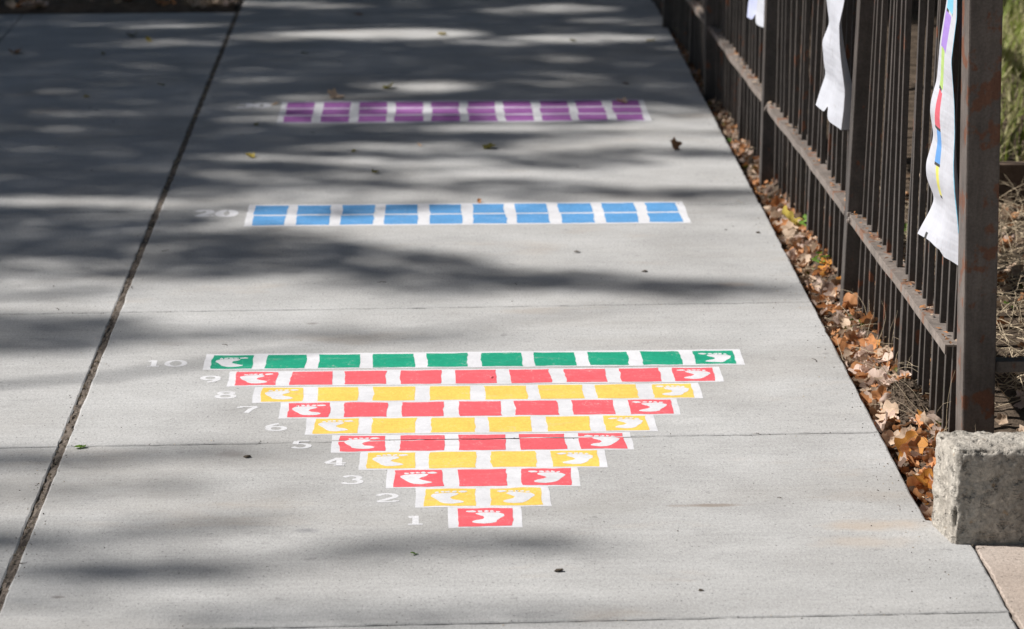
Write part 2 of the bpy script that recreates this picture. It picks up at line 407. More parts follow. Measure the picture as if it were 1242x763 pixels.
ZW, ZC, ZF = .0005, .0008, .0011
pyr = tag(empty('painted_number_pyramid', (.13, 6.05, 0)), 'upside-down pyramid of red, yellow and green painted squares with white footprints, numbered 1 to 10', 'painted game')
ROWS = [(10,-.661,.930,7.456),(9,-.578,.850,7.293),(8,-.497,.774,7.139),(7,-.415,.697,6.995),(6,-.336,.620,6.853),(5,-.262,.544,6.703),(4,-.184,.465,6.562),(3,-.111,.385,6.420),(2,-.036,.303,6.274),(1,.044,.227,6.128)]
NUMS = {10:[('1',-.808,7.454),('0',-.744,7.452)],9:[('9',-.631,7.294)],8:[('8',-.575,7.144)],7:[('7',-.503,7.006)],6:[('6',-.417,6.851)],5:[('5',-.342,6.700)],4:[('4',-.246,6.558)],3:[('3',-.200,6.415)],2:[('2',-.109,6.276)],1:[('1',-.036,6.113)]}
for n, x0, x1, yc in ROWS:
    cn = 'green' if n == 10 else ('red' if n % 2 else 'yellow')
    yb, yt = yc-.0735, yc+.0735
    if n == 10: yt += .012
    sep = .040 if n > 2 else .037; bd = .0215
    mb = MB(); sheet(mb, x0, x1, yb+.001, yt, ZW - (n % 2)*.0002)
    row = mb.build('painted_row', M['white'], pyr); row.location = -pyr.location
    row['label'] = '%s row of %s numbered %d' % (cn, 'one square' if n == 1 else '%d squares' % n, n)
    c = (x1-x0-2*bd-(n-1)*sep)/n
    for k in range(n):
        a = x0 + bd + k*(c+sep); mb = MB()
        sheet(mb, a+rnd.uniform(-.003,.003), a+c+rnd.uniform(-.003,.003), yb+.0095, yt-(.0095 if n < 10 else .014), ZC, 0, .0027)
        o = mb.build('painted_square', M[cn], row); o.location = -world_loc(row)
        o.location = (0,0,0)
        if k == 0 or k == n-1: foot(row, a+c/2, yc, (k == n-1), ZF)
    for d, cx, cy in NUMS[n]: numeral(row, d, cx, cy)
for o in pyr.children:
    for ch in o.children: ch.location = (0,0,0)
def strip(name, label, x0, x1, y0, y1, sub, mat, line, num, ys):
    root = tag(empty(name, ((x0+x1)/2, y0, 0)), label, 'painted game')
    mb = MB(); sheet(mb, x0, x1, y0, y1, ZW)
    b = mb.build('border', line, root); b.location = -root.location
    sep = .042 if sub == 2 else .037; bd = .026; c = (x1-x0-2*bd-9*sep)/10; ln = .017 if sub == 2 else .023
    mb2 = MB()
    for k in range(10):
        a = x0+bd+k*(c+sep); h = (y1-y0-ln*(sub+1))/sub
        for s in range(sub):
            q = y0+ln+s*(h+ln); mb = MB(); sheet(mb, a+rnd.uniform(-.003,.003), a+c+rnd.uniform(-.003,.003), q, q+h, ZC, 0, .0027)
            o = mb.build('painted_block', mat, root); o.location = -root.location
        if sub == 3:                                       # the purple strip's own thin lines are tinted
            for s in range(4):
                q = y0+s*(h+ln); mb2.box(a-.002, a+c+.002, q+.0015, q+ln-.0015, ZC-.00025, ZC-.0001)
    if sub == 3: o = mb2.build('dividing_line', M['pale'], root); o.location = -root.location
    for d, cx, cy in num: numeral(root, d, cx, cy, .058, .10, bold=2.0)
strip('painted_tens_strip', 'blue painted strip of ten squares, each split in two, numbered 20', -.652, .939, 9.100, 9.428, 2, M['blue'], M['white'], [('2',-.808,9.302),('0',-.725,9.299)], 0)
strip('painted_tens_strip', 'purple painted strip of ten squares, each split in three, numbered 30', -.628, .948, 10.871, 11.334, 3, M['purple'], M['white'], [('3',-.785,11.257),('0',-.712,11.254)], 0)

# ================================================================== FENCE
def fx(y): return 1.358 - .022*(y-6.43)
fence = tag(empty('iron_fence', (fx(6.47)+.05, 6.47, 0)), 'dark rusty iron railing with close upright bars and a low dusty bottom rail', 'fence')
def fpart(name, mb, m, bv=0, parent=None):
    o = mb.build(name, m, fence)
    if bv: bevel(o, bv)
    o.location = -fence.location; return o
def leaning_box(mb, cx, cy, w, d, z0, z1, lx=0., ly=0., yaw=0.):
    T = Matrix.Translation((cx, cy, z0)) @ Matrix.Rotation(yaw, 4, 'Z') @ Matrix.Shear('XY', 4, (lx, ly))
    mb.box(-w/2, w/2, -d/2, d/2, 0, z1-z0, mat=T)
# corner post, thicker than the rest
mb = MB(); leaning_box(mb, 1.435, 6.52, .085, .098, -.12, 1.62, -.031, 0, R(-1)); corner = fpart('corner_post', mb, M['post'], .005)
mb = MB(); leaning_box(mb, 1.435-.031*1.74, 6.52, .116, .114, 1.60, 1.625); fpart('post_cap', mb, M['post'], .004)
PY = [6.52, 8.0, 9.76, 11.45, 13.15, 14.85]
lean = [0, .022, .004, -.006, .008, 0]
for y, lx in list(zip(PY, lean))[1:]:
    mb = MB(); leaning_box(mb, fx(y)+.014, y+.03, .058, .058, -.12, 1.55, lx, rnd.uniform(-.006,.006)); fpart('post', mb, M['iron'], .003)
debris = MB()
for i in range(len(PY)-1):
    y0 = PY[i]+(.05 if i == 0 else .062); y1 = PY[i+1]-.002
    for zt, nm in ((.300, 'bottom_rail'), (1.42, 'top_rail')):
        # a shallow channel: web on top with two turned-down flanges, lightly dented
        mb = MB(); n = 24; prof = [(0,-.026),(0,0),(.058,0),(.058,-.026),(.053,-.026),(.053,-.005),(.005,-.005),(.005,-.026)]; vs = []; fs = []
        lo = .026*(1.42 if nm == 'top_rail' else 0)*(-1 if i == 0 else 0)
        for k in range(n+1):
            y = y0+(y1-y0)*k/n; dz = fbm(y*3, zt, i, 3)*.004; dx = fbm(y*3, zt, i+7, 3)*.004
            for px, pz in prof: vs.append((fx(y)+px+dx+lo*(1-k/n), y, zt+pz+dz))
        m_ = len(prof)
        for k in range(n):
            for q in range(m_): fs.append((k*m_+q, (k+1)*m_+q, (k+1)*m_+(q+1)%m_, k*m_+(q+1)%m_))
        fs += [tuple(range(m_)), tuple(n*m_+q for q in range(m_))[::-1]]
        mb.add(vs, fs); fpart(nm, mb, M['rail'])
    npk = 17
    for k in range(npk):
        y = y0 + (y1-y0)*(k+.62)/(npk+.2) + rnd.uniform(-.006,.006); x = fx(y)+.036+rnd.uniform(-.002,.002)
        mb = MB(); w = .0172
        leaning_box(mb, x, y, w, .017, soil_z(max(x,1.3), y)-.03+rnd.uniform(0,.045), 1.50, rnd.uniform(-.012,.012)+(lean[i]*(1-k/npk)+lean[i+1]*k/npk)*.6, rnd.uniform(-.01,.01), R(rnd.uniform(-2.5,2.5)))
        fpart('picket', mb, M['iron'], .0012)
        if rnd.random() < .9:
            for _ in range(rnd.randint(3, 7)):
                a = rnd.uniform(0, 6.28); r = rnd.uniform(.004, .013); c = Vector((fx(y)+rnd.uniform(.004,.055), y+rnd.uniform(-.055,.055), .303+rnd.uniform(0,.004)))
                debris.add([c+Vector((math.cos(a+t)*r*s_, math.sin(a+t)*r*s_, rnd.uniform(0,.006))) for t, s_ in ((0,1),(1.5,.5),(3.1,1),(4.6,.6))], [(0,1,2,3)], rnd.randint(0,2))
    ym = (y0+y1)/2 - .05
    mb = MB(); leaning_box(mb, fx(ym)+.030, ym, .034, .034, -.08, .276, .01, 0); fpart('rail_support', mb, M['iron'], .002)
    for ye in (y0+.012, y1-.012):
        if i == 0 and ye < y0+.02: continue
        mb = MB(); mb.tube([(fx(ye)+.001,ye,.287),(fx(ye)-.006,ye,.287)], [.009,.008], 6); fpart('bolt', mb, M['rail'])
weld = MB()
for i in range(1, len(PY)-1):
    for zt in (.287, 1.407):
        for _ in range(5): weld.box(*(lambda a, b, c: (a-.007,a+.007,b-.006,b+.006,c-.006,c+.006))(fx(PY[i])-.004+rnd.uniform(0,.02), PY[i]-.003+rnd.uniform(-.004,.004), zt+rnd.uniform(-.012,.014)))
fpart('weld', weld, M['rail'], .003)
tag(fpart('rail_debris', debris, [M['tan_leaf'], M['brown_leaf'], M['rust_leaf']]), kind='stuff')
# the fence turns the corner and runs off to the right
mb = MB(); mb.box(1.472, 3.4, 6.50, 6.54, .245, .275); fpart('bottom_rail', mb, M['rail'], .002)
mb = MB(); mb.box(1.43, 3.4, 6.50, 6.54, 1.395, 1.42); fpart('top_rail', mb, M['rail'], .002)
for k in range(14):
    mb = MB(); leaning_box(mb, 1.62+.12*k, 6.52, .0175, .0175, -.05, 1.5, rnd.uniform(-.01,.01), 0, R(rnd.uniform(-4,4))); fpart('picket', mb, M['iron'], .0012)
mb = MB(); leaning_box(mb, 3.43, 6.52, .1, .1, -.12, 1.62); fpart('corner_post', mb, M['post'], .005)

# ================================================================== CONCRETE BLOCK
def block():
    NX, NY, NZ = 110, 26, 34
    X0, X1, Y0, Y1, H = 1.2545, 2.3, 5.905, 6.055, .238
    def surf(u, v, w):
        x = X0+(X1-X0)*u; y = Y0+(Y1-Y0)*v; z = -.02+(H+.02)*w
        x -= .026*v*(1-u)**8                                # the end face is not square
        # round the long arrises by pulling corner points in
        r = .012; cx = min(max(x, X0+r-.026*v), X1-r); cy = min(max(y, Y0+r), Y1-r); cz = min(z, H-r)
        d = Vector((x-cx, y-cy, z-cz))
        n = d.normalized() if d.length > 1e-6 else Vector((0,0,0))
        if d.length > 0:
            p = Vector((cx,cy,cz)) + n*min(d.length, r*(1.0 if d.length < r*1.05 else 1.0))
            edge = max(0, d.length/r-1.0)
        else: p = Vector((x,y,z)); edge = 0
        q = p*1.0
        k = fbm(q.x*26, q.y*26, q.z*26, 4)*.0050 + fbm(q.x*80, q.y*80, q.z*80, 4)*.0040
        chip = max(0, fbm(q.x*17+3, q.y*17, q.z*17, 3)-.0)*edge*.075
        c = Vector((min(max(q.x, X0+.06), X1-.06), (Y0+Y1)/2, H*.5)); o = (q-c).normalized()
        return q + o*(k-chip)
    bm = bmesh.new(); cache = {}
    def vert(i, j, k):
        key = (i, j, k)
        if key not in cache: cache[key] = bm.verts.new(surf((i/NX)**1.6, j/NY, k/NZ))
        return cache[key]
    for i in range(NX):
        for k in range(NZ):
            bm.faces.new((vert(i,0,k), vert(i+1,0,k), vert(i+1,0,k+1), vert(i,0,k+1))); bm.faces.new((vert(i,NY,k+1), vert(i+1,NY,k+1), vert(i+1,NY,k), vert(i,NY,k)))
        for j in range(NY): bm.faces.new((vert(i,j,NZ), vert(i+1,j,NZ), vert(i+1,j+1,NZ), vert(i,j+1,NZ)))
    for j in range(NY):
        for k in range(NZ):
            bm.faces.new((vert(0,j,k), vert(0,j,k+1), vert(0,j+1,k+1), vert(0,j+1,k))); bm.faces.new((vert(NX,j,k+1), vert(NX,j,k), vert(NX,j+1,k), vert(NX,j+1,k+1)))
    bmesh.ops.recalc_face_normals(bm, faces=bm.faces[:])
    me = bpy.data.meshes.new('concrete_block'); bm.to_mesh(me); bm.free()
    me.polygons.foreach_set('use_smooth', [True]*len(me.polygons))
    return link('concrete_block', me, M['block'])
tag(block(), 'rough pitted concrete block lying at the foot of the corner post', 'concrete block')

# ================================================================== PAPERS ON THE FENCE
def interp(tab, z):
    tab = sorted(tab, key=lambda t: t[1])
    if z <= tab[0][1]: return tab[0][0]
    for (xa, za), (xb, zb) in zip(tab, tab[1:]):
        if z <= zb: return xa+(xb-xa)*(z-za)/(zb-za)
    return tab[-1][0]
def smooth_interp(tab, z):
    if z < min(t[1] for t in tab)+.03: return interp(tab, z)
    return sum(interp(tab, z+d) for d in (-.012,-.006,0,.006,.012))/5
def poster(label, yn, yf, near, far, zb_near, zb_far, curl, prints_and_shade, belly=.010, ztop=1.40, dip=None):
    """a long paper sheet tied to the top rail; wavy, its near edge curled back behind the bars"""
    NU, NV = 40, 110; vs = []; fs = []; mi = []
    for j in range(NV+1):
        v = j/NV
        for i in range(NU+1):
            u = i/NU                                       # 0 near edge .. 1 far edge
            zb = zb_near+(zb_far-zb_near)*u + (dip(u) if dip else 0)
            z = ztop+(zb-ztop)*v
            xn = smooth_interp(near, z); xf = smooth_interp(far, z)
            x = xn+(xf-xn)*u - belly*math.sin(math.pi*u)*(.3+.7*v) + .004*math.sin(u*9+z*14)*v
            vs.append((x, yn+(yf-yn)*u, z))
    nb = NU+1
    for j in range(NV):
        for i in range(NU):
            fs.append((j*nb+i, (j+1)*nb+i, (j+1)*nb+i+1, j*nb+i+1))
            u = (i+.5)/NU; z = vs[j*nb+i][2]; m = 0
            for u0, u1, z0, z1, k in prints_and_shade:
                if u0 <= u <= u1 and z0 <= z <= z1: m = k
            mi.append(m)
    # the curl: four extra columns turning away from the near edge
    NC = 5; base = len(vs)
    for j in range(NV+1):
        x, y, z = vs[j*nb]; c = curl*max(0., min(1., (1.0-z)/.45))**1.1 + .0015
        for i in range(1, NC+1):
            t = i/NC; vs.append((x+c*t, y+.004+.02*t*t, z - .0*t))
    for j in range(NV):
        for i in range(NC):
            a = j*nb if i == 0 else base+j*NC+i-1; b = (j+1)*nb if i == 0 else base+(j+1)*NC+i-1
            fs.append((a, base+j*NC+i, base+(j+1)*NC+i, b)); mi.append(0)
    me = bpy.data.meshes.new('paper_poster'); me.from_pydata(vs, [], fs)
    for m in [M['paper']]+INK_AND_SHADE: me.materials.append(m)
    me.polygons.foreach_set('material_index', mi); me.polygons.foreach_set('use_smooth', [True]*len(fs)); me.update()
    o = link('paper_poster', me); tag(o, label, 'poster', 'paper posters tied to the fence'); return o
def band(z1, z0, k, u0=.50, u1=.72): return [(u0, u1, z0, z1, k), (u0, u1, z0-.004, z0, 7)]
near1 = [(1.342,1.408),(1.342,1.290),(1.342,1.207),(1.344,1.164),(1.333,1.048),(1.339,0.996),(1.347,0.931),(1.354,0.856),(1.356,0.781),(1.361,0.715),(1.370,0.627),(1.379,0.508)]
far1 = [(1.364,1.413),(1.364,1.232),(1.363,1.167),(1.352,1.059),(1.351,1.025),(1.348,0.959),(1.333,0.904),(1.330,0.872),(1.342,0.805),(1.332,0.759),(1.326,0.731),(1.331,0.692),(1.358,0.636),(1.348,0.602),(1.316,0.539)]
pr = band(1.38,1.16,1,.30,.80)+band(1.155,1.06,2,.38,.84)+band(1.055,.955,3,.50,.80)+band(.95,.85,4,.50,.74)+band(.845,.755,5,.50,.66)+band(.75,.67,6,.52,.61)+[(.80,.85,.540,.553,7),(.45,.52,.555,.562,8),(.45,.50,.545,.552,8),(.22,.40,.535,.538,8),(.22,.38,.525,.529,8),(.22,.40,.516,.519,8),(0,.026,.60,1.4,1)]
poster('long white paper with a coloured block track, nearest the corner post', 6.58, 6.82, near1, far1, .508, .538, .022, pr, .006, dip=lambda u: .012*max(0,min(1,(u-.30)/.08))*max(0,(1-u)/.6))
near2 = [(1.300,1.40),(1.297,1.012),(1.299,.96),(1.286,.883),(1.294,.805),(1.305,.727),(1.312,.674),(1.308,.622),(1.300,.55)]
far2 = [(1.284,1.40),(1.284,.968),(1.286,.915),(1.296,.84),(1.274,.781),(1.284,.714),(1.294,.673),(1.279,.619),(1.267,.573)]
poster('mostly blank white paper hanging beyond the second fence post, curled at its foot', 8.10, 8.38, near2, far2, .548, .573, .040, [(.5,.55,.79,.83,8),(.40,.44,.76,.79,8),(.40,.44,.67,.70,8),(.2,.3,.61,.62,8)], .006, dip=lambda u: .03*math.exp(-((u-.55)/.10)**2))
near3 = [(1.297,1.40),(1.297,.739),(1.299,.676),(1.291,.614),(1.277,.57)]
far3 = [(1.257,1.40),(1.257,.695),(1.256,.631),(1.251,.56)]
poster('shaded bluish paper hanging on the far part of the fence, only its foot in view', 9.85, 10.13, near3, far3, .57, .565, .022, [(.55,1,.50,1.4,9)], .008, dip=lambda u: .03*math.exp(-((u-.5)/.14)**2))  # lilac on the far half paints in the sheet's bluish shade

# ================================================================== LEAVES, LITTER, PLANTS
def leaf_shape(kind, seed):
    """one leaf: lobed outline round a midrib, cupped and curled; returns verts and faces, length 1"""
    r = random.Random(seed); n = 26; rim = []
    for i in range(n):
        t = 2*math.pi*i/n                                  # 0 = tip
        if kind == 'maple': rr = .40+.16*abs(math.cos(2.5*t))**1.5 + .03*math.cos(9*t)
        elif kind == 'oak': rr = .34+.10*math.cos(7*t)+.12*math.cos(2*t)
        else: rr = .26+.22*abs(math.cos(t))**2
        rr *= r.uniform(.92, 1.08); rim.append((rr*math.sin(t)*(.8 if kind != 'maple' else 1), rr*math.cos(t)))
    cu, cv, tw = r.uniform(.5, 1.7), r.uniform(-.7, 1.3), r.uniform(-.8, .8)
    def zf(x, y): return cu*x*x + cv*y*y*.6 + tw*x*y + .05*math.sin(11*x+seed)*math.cos(9*y)
    vs = [(0,0,zf(0,0)-.02)] + [(x*.55, y*.55, zf(x*.55,y*.55)+.015*(i%2)) for i, (x, y) in enumerate(rim)] + [(x, y, zf(x,y)+r.uniform(-.05,.07)) for x, y in rim]
    fs = [(0, 1+i, 1+(i+1)%n) for i in range(n)] + [(1+i, 1+n+i, 1+n+(i+1)%n, 1+(i+1)%n) for i in range(n)]
    return vs, fs
SHAPES = [leaf_shape(k, s) for s, k in enumerate(['maple','oak','maple','oval','oak','maple','oval','maple'])]
LM = {}
def leaf_mesh(si, mat):
    if (si, mat) not in LM:
        me = bpy.data.meshes.new('fallen_leaf'); me.from_pydata(SHAPES[si][0], [], SHAPES[si][1])
        me.polygons.foreach_set('use_smooth', [True]*len(SHAPES[si][1])); me.materials.append(M[mat]); me.update(); LM[(si, mat)] = me
    return LM[(si, mat)]
DRY = [('tan_leaf', 'pale tan curled dry leaf in the litter between the pavement and the iron fence', 'pale tan leaves along the fence foot', .31),
       ('pink_leaf', 'pinkish beige crumpled leaf in the litter between the pavement and the iron fence', 'pinkish beige leaves along the fence foot', .20),
       ('rust_leaf', 'rust brown curled leaf in the litter between the pavement and the iron fence', 'rust brown leaves along the fence foot', .33),
       ('brown_leaf', 'dark brown dead leaf in the litter between the pavement and the iron fence', 'dark brown leaves along the fence foot', .09),
       ('orange_leaf', 'bright orange leaf in the litter between the pavement and the iron fence', 'orange leaves along the fence foot', .05)]
def pick():
    t = rnd.random()
    for d in DRY:
        if t < d[3]: return d
        t -= d[3]
    return DRY[0]
def place_leaf(mat, x, y, z, s, tilt=.5, si=None):
    me = leaf_mesh(rnd.randrange(len(SHAPES)) if si is None else si, mat)
    o = bpy.data.objects.new('fallen_leaf', me); COL.objects.link(o)
    o.location = (x, y, z); o.rotation_euler = (rnd.gauss(0, tilt), rnd.gauss(0, tilt), rnd.uniform(0, 6.28)); o.scale = (s, s, s*rnd.uniform(.7, 1.2)); return o
for k in range(285):
    y = 6.10 + 3.3*rnd.random()**1.25; x = rnd.uniform(1.236, fx(y)+.03)
    if abs(y-6.98) < .12 and x > 1.30 and rnd.random() < .85: x = rnd.uniform(1.235, 1.29)
    if x > 1.31 and rnd.random() < .25: x -= .06
    mat, lab, grp, _ = pick()
    o = place_leaf(mat, x, y, soil_z(x, y)+rnd.uniform(.004, .022), rnd.uniform(.036, .074), .6)
    zone = ('beside the concrete block' if y < 6.45 else 'under the near fence panel' if y < 7.95 else 'by the second fence post')
    szw = 'large' if o.scale.x > .056 else 'small'
    tag(o, '%s %s' % (szw, lab.replace('in the litter between the pavement and the iron fence', 'in the litter ' + zone)), 'leaf', '%s %s %s' % (szw, grp.replace('along the fence foot', ''), zone))
o = place_leaf('yellow_leaf', 1.285, 9.05, .02, .085, .3); tag(o, 'bright yellow leaf at the pavement edge level with the blue strip', 'leaf')
o = place_leaf('orange_leaf', 1.285, 6.62, .0, .085, .4, 0); tag(o, 'large orange leaf standing up beside the concrete block', 'leaf')
o = place_leaf('orange_leaf', 1.27, 6.33, .0, .075, .4, 2); tag(o, 'orange leaf wedged between the pavement edge and the concrete block', 'leaf')
# loose leaves on the slabs
SLAB = [(-.29,10.32,'olive_leaf',.050,'small olive leaf on the pavement between the blue and purple strips'),
 (-.03,10.42,'tan_leaf',.048,'tan leaf on the pavement close below the middle of the purple strip'),
 (-.70,10.23,'yellow_leaf',.058,'pale yellow leaf lying in a sunny slit left of the strips'),
 (-.20,9.93,'olive_leaf',.040,'tiny olive leaf in shade above the middle of the blue strip'),
 (.08,12.99,'yellow_leaf',.065,'yellow leaf at the end of the brightest far sun patch'),
 (-.17,11.62,'olive_leaf',.075,'curled dark olive leaf on the pavement above the purple strip'),
 (-1.36,12.86,'yellow_leaf',.090,'larger yellow leaf on the shaded left slabs'),
 (-1.45,12.98,'olive_leaf',.070,'olive leaf behind the larger yellow leaf on the left slabs'),
 (-1.49,11.46,'yellow_leaf',.060,'yellow leaf alone on the shaded left slabs level with the purple strip'),
 (-1.19,11.72,'olive_leaf',.050,'small olive leaf near the long joint in deep shade'),
 (-.71,10.84,'olive_leaf',.055,'olive brown leaf below the left end of the purple strip'),
 (-.655,11.27,'tan_leaf',.070,'tan leaf beside the number 30, touching the purple strip'),
 (-.40,11.42,'tan_leaf',.100,'pale tan leaf lying along the top edge of the purple strip'),
 (.25,10.36,'olive_leaf',.070,'dark olive leaf right of centre between the two strips'),
 (.85,11.26,'tan_leaf',.060,'tan leaf on the last purple square'),
 (.72,12.79,'olive_leaf',.060,'olive leaf in the far sun patch near the fence'),
 (1.10,12.78,'yellow_leaf',.070,'yellow leaf close to the far pavement edge'),
 (.19,9.44,'rust_leaf',.050,'reddish leaf on the top edge of the blue strip'),
 (-1.54,12.5,'olive_leaf',.075,'dark leaf on the left slabs in front of the larger yellow leaf'),
 (-1.96,12.54,'brown_leaf',.09,'brown leaf at the far left edge of the slabs'),
 (-.58,12.49,'olive_leaf',.060,'olive leaf on the slabs just right of the long joint in deep shade'),
 (.90,11.68,'brown_leaf',.06,'brown leaf above the right end of the purple strip'),
 (-.35,13.6,'brown_leaf',.09,'brown leaf on the slabs at the top of the joint')]
for x, y, m, s, lab in SLAB: tag(place_leaf(m, x, y, .004, s*.72, .2), lab, 'leaf')
o = place_leaf('brown_leaf', .99, 10.32, .016, .055, .1, 0); o.rotation_euler = (1.0, .3, .6); tag(o, 'curled brown leaf standing on the sunlit pavement near the fence', 'leaf')
for x, y, s, lab in ((.30,5.76,.013,'dark bark crumb on the pavement below the lowest square'), (.51,8.70,.013,'dark crumb on the sunlit slab below the blue strip'),
                     (.62,5.63,.007,'small dark crumb near the bottom joint'), (.72,8.44,.011,'tiny dark crumb above the middle joint'), (1.16,8.95,.010,'tiny dark crumb near the pavement edge'), (-.48,6.60,.012,'dark crumb below the number 5, left of it')):
    mb = MB(); vs = [Vector((rnd.gauss(0,.5), rnd.gauss(0,.35), abs(rnd.gauss(.3,.25)))).normalized()*rnd.uniform(.7,1.1) for _ in range(16)]
    bm = bmesh.new()
    for v in vs: bm.verts.new((v.x*s, v.y*s*.7, abs(v.z)*s*.6))
    bmesh.ops.convex_hull(bm, input=bm.verts[:]); me = bpy.data.meshes.new('bark_crumb'); bm.to_mesh(me); bm.free()
    tag(link('bark_crumb', me, M['bark_bit'], None, (x, y, .0005)), lab, 'debris')
mb = MB()
for k in range(820):
    if k < 420: x = XL+rnd.gauss(0,.03); y = rnd.uniform(5,13)
    elif k < 620: x = 1.215-abs(rnd.gauss(0,.05)); y = rnd.uniform(5.5,12)
    elif k < 780: x = rnd.uniform(-1.4,1.2); y = jy(rnd.choice(J[7:12]), x)+rnd.gauss(0,.012)
    elif k < 810: x = rnd.uniform(-2.2,1.2); y = rnd.uniform(5.2,13)
    else: x = rnd.uniform(1.25,1.45); y = 5.89+rnd.gauss(0,.01)
    r = rnd.uniform(.0009,.0027)*(1.15 if k > 780 else 1); c = Vector((x, y, .0005)); a = rnd.uniform(0,6.28)
    mb.add([c+Vector((r*math.cos(a+q)*m_, r*math.sin(a+q)*m_*.8, 0)) for q, m_ in ((0,1.3),(2.1,.9),(4.2,1))]+[c+Vector((0,0,r*.9))], [(0,1,3),(1,2,3),(2,0,3)], 0 if rnd.random() < .7 else 1)
for k in range(26):
    x = rnd.uniform(-1.8,1.2); y = rnd.uniform(5.4,12.5); a = rnd.uniform(0,6.28); L = rnd.uniform(.008,.035)
    mb.tube([(x,y,.002),(x+L*.5*math.cos(a),y+L*.5*math.sin(a),.003),(x+L*math.cos(a+.3),y+L*math.sin(a+.3),.002)], [.0011,.0009,.0005], 4)
tag(mb.build('pavement_grit', [M['bark_bit'], M['stem']]), kind='stuff')
tag(place_leaf('green_leaf', -.04, 5.88, .003, .022, .2, 3), 'tiny fresh green leaf near the bottom of the pavement', 'leaf')
tag(place_leaf('green_leaf', -.93, 6.69, .003, .035, .1, 3), 'fresh green leaf scrap beside the long joint', 'leaf')

def scatter(mb, n, fpos, smin, smax, tilt, mats):
    for _ in range(n):
        x, y, z = fpos(); vs, fs = SHAPES[rnd.randrange(len(SHAPES))]; s = rnd.uniform(smin, smax)
        T = Matrix.Translation((x, y, z)) @ Euler((rnd.gauss(0,tilt), rnd.gauss(0,tilt), rnd.uniform(0,6.28))).to_matrix().to_4x4() @ Matrix.Scale(s, 4)
        mb.add([T @ Vector(v) for v in vs], [f for f in fs if len(f) == 3 or True], rnd.choices(range(len(mats)), [m[1] for m in mats])[0])
LMATS = [('tan_leaf',.33),('pink_leaf',.18),('rust_leaf',.26),('brown_leaf',.17),('orange_leaf',.02),('green_leaf',.012),('olive_leaf',.018)]
mb = MB()
def pos_strip():
    while 1:
        y = 6.07 + 8*rnd.random()**1.1; x = rnd.uniform(1.232, fx(y)+.12)
        if abs(y-6.98) < .13 and x > 1.30 and rnd.random() < .8: continue
        return x, y, soil_z(x, y)+rnd.uniform(0, .014)
scatter(mb, 3000, pos_strip, .012, .040, .7, LMATS)
def pos_bed():
    y = 6.7+3.0*rnd.random(); x = rnd.uniform(fx(y)+.1, 2.7); return x, y, soil_z(x, y)+rnd.uniform(0,.02)
scatter(mb, 600, pos_bed, .03, .07, .5, LMATS)
def pos_patch(): return rnd.uniform(-3.1,-1.0), 13.75+rnd.random()*3.5, .015+rnd.uniform(0,.02)
scatter(mb, 420, pos_patch, .04, .09, .4, [('brown_leaf',.6),('tan_leaf',.2),('rust_leaf',.2)])
tag(mb.build('leaf_litter', [M[m[0]] for m in LMATS], smooth=True), kind='stuff')
# clods on the bare mound and crumbs of soil
mb = MB()
for _ in range(900):
    x = 1.335+rnd.gauss(0,.035); y = 6.96+rnd.gauss(0,.13); r = rnd.uniform(.002,.008); c = Vector((x, y, soil_z(x,y)+r*.3))
    a = [c+Vector((rnd.uniform(-1,1),rnd.uniform(-1,1),rnd.uniform(-.4,1)))*r for _ in range(5)]
    mb.add(a, [(0,1,2),(0,2,3),(0,3,4),(1,2,4),(0,1,4),(2,3,4)])
tag(mb.build('soil_clods', M['soil']), kind='stuff')
# dry stems and twigs
def stem(mb, p, d, L, r, droop=.5, mi=0, n=6):
    pts = [Vector(p)]; d = Vector(d).normalized(); w = Vector((rnd.gauss(0,1), rnd.gauss(0,1), -abs(rnd.gauss(.5,.5))))*droop
    for i in range(n):
        d = (d + w/n + Vector((rnd.gauss(0,.12), rnd.gauss(0,.12), rnd.gauss(0,.12)))).normalized(); pts.append(pts[-1]+d*L/n)
    mb.tube(pts, [r*(1-.7*i/n) for i in range(n+1)], 4, mi); return pts
mb = MB()
for _ in range(150):
    x, y, z = pos_strip(); a = rnd.uniform(0, 6.28); stem(mb, (x,y,z+.01), (math.cos(a),math.sin(a),rnd.uniform(0,.5)), rnd.uniform(.04,.15), rnd.uniform(.0007,.0017), .5)
for _ in range(40):
    y = 6.85+rnd.gauss(0,.35)+.3; x = fx(y)+rnd.uniform(-.03,.04); stem(mb, (x,y,.01), (rnd.gauss(-.2,.5),rnd.gauss(0,.5),1), rnd.uniform(.08,.22), .0009, 1.0)
for _ in range(1500):
    y = 6.95+2.15*rnd.random(); x = rnd.uniform(1.52, 2.75); a = rnd.uniform(0,6.28); up = rnd.random()**2
    p = stem(mb, (x,y,soil_z(x,y)+.01), (math.cos(a),math.sin(a),.15+1.4*up), rnd.uniform(.08,.30), rnd.uniform(.0009,.0024), .9)
    if up > .3:
        for _ in range(3): q = rnd.choice(p[2:]); b = rnd.uniform(0,6.28); stem(mb, q, (math.cos(b),math.sin(b),.4), rnd.uniform(.02,.07), .0007, .8, n=3)
tag(mb.build('dry_stems', M['stem']), kind='stuff')
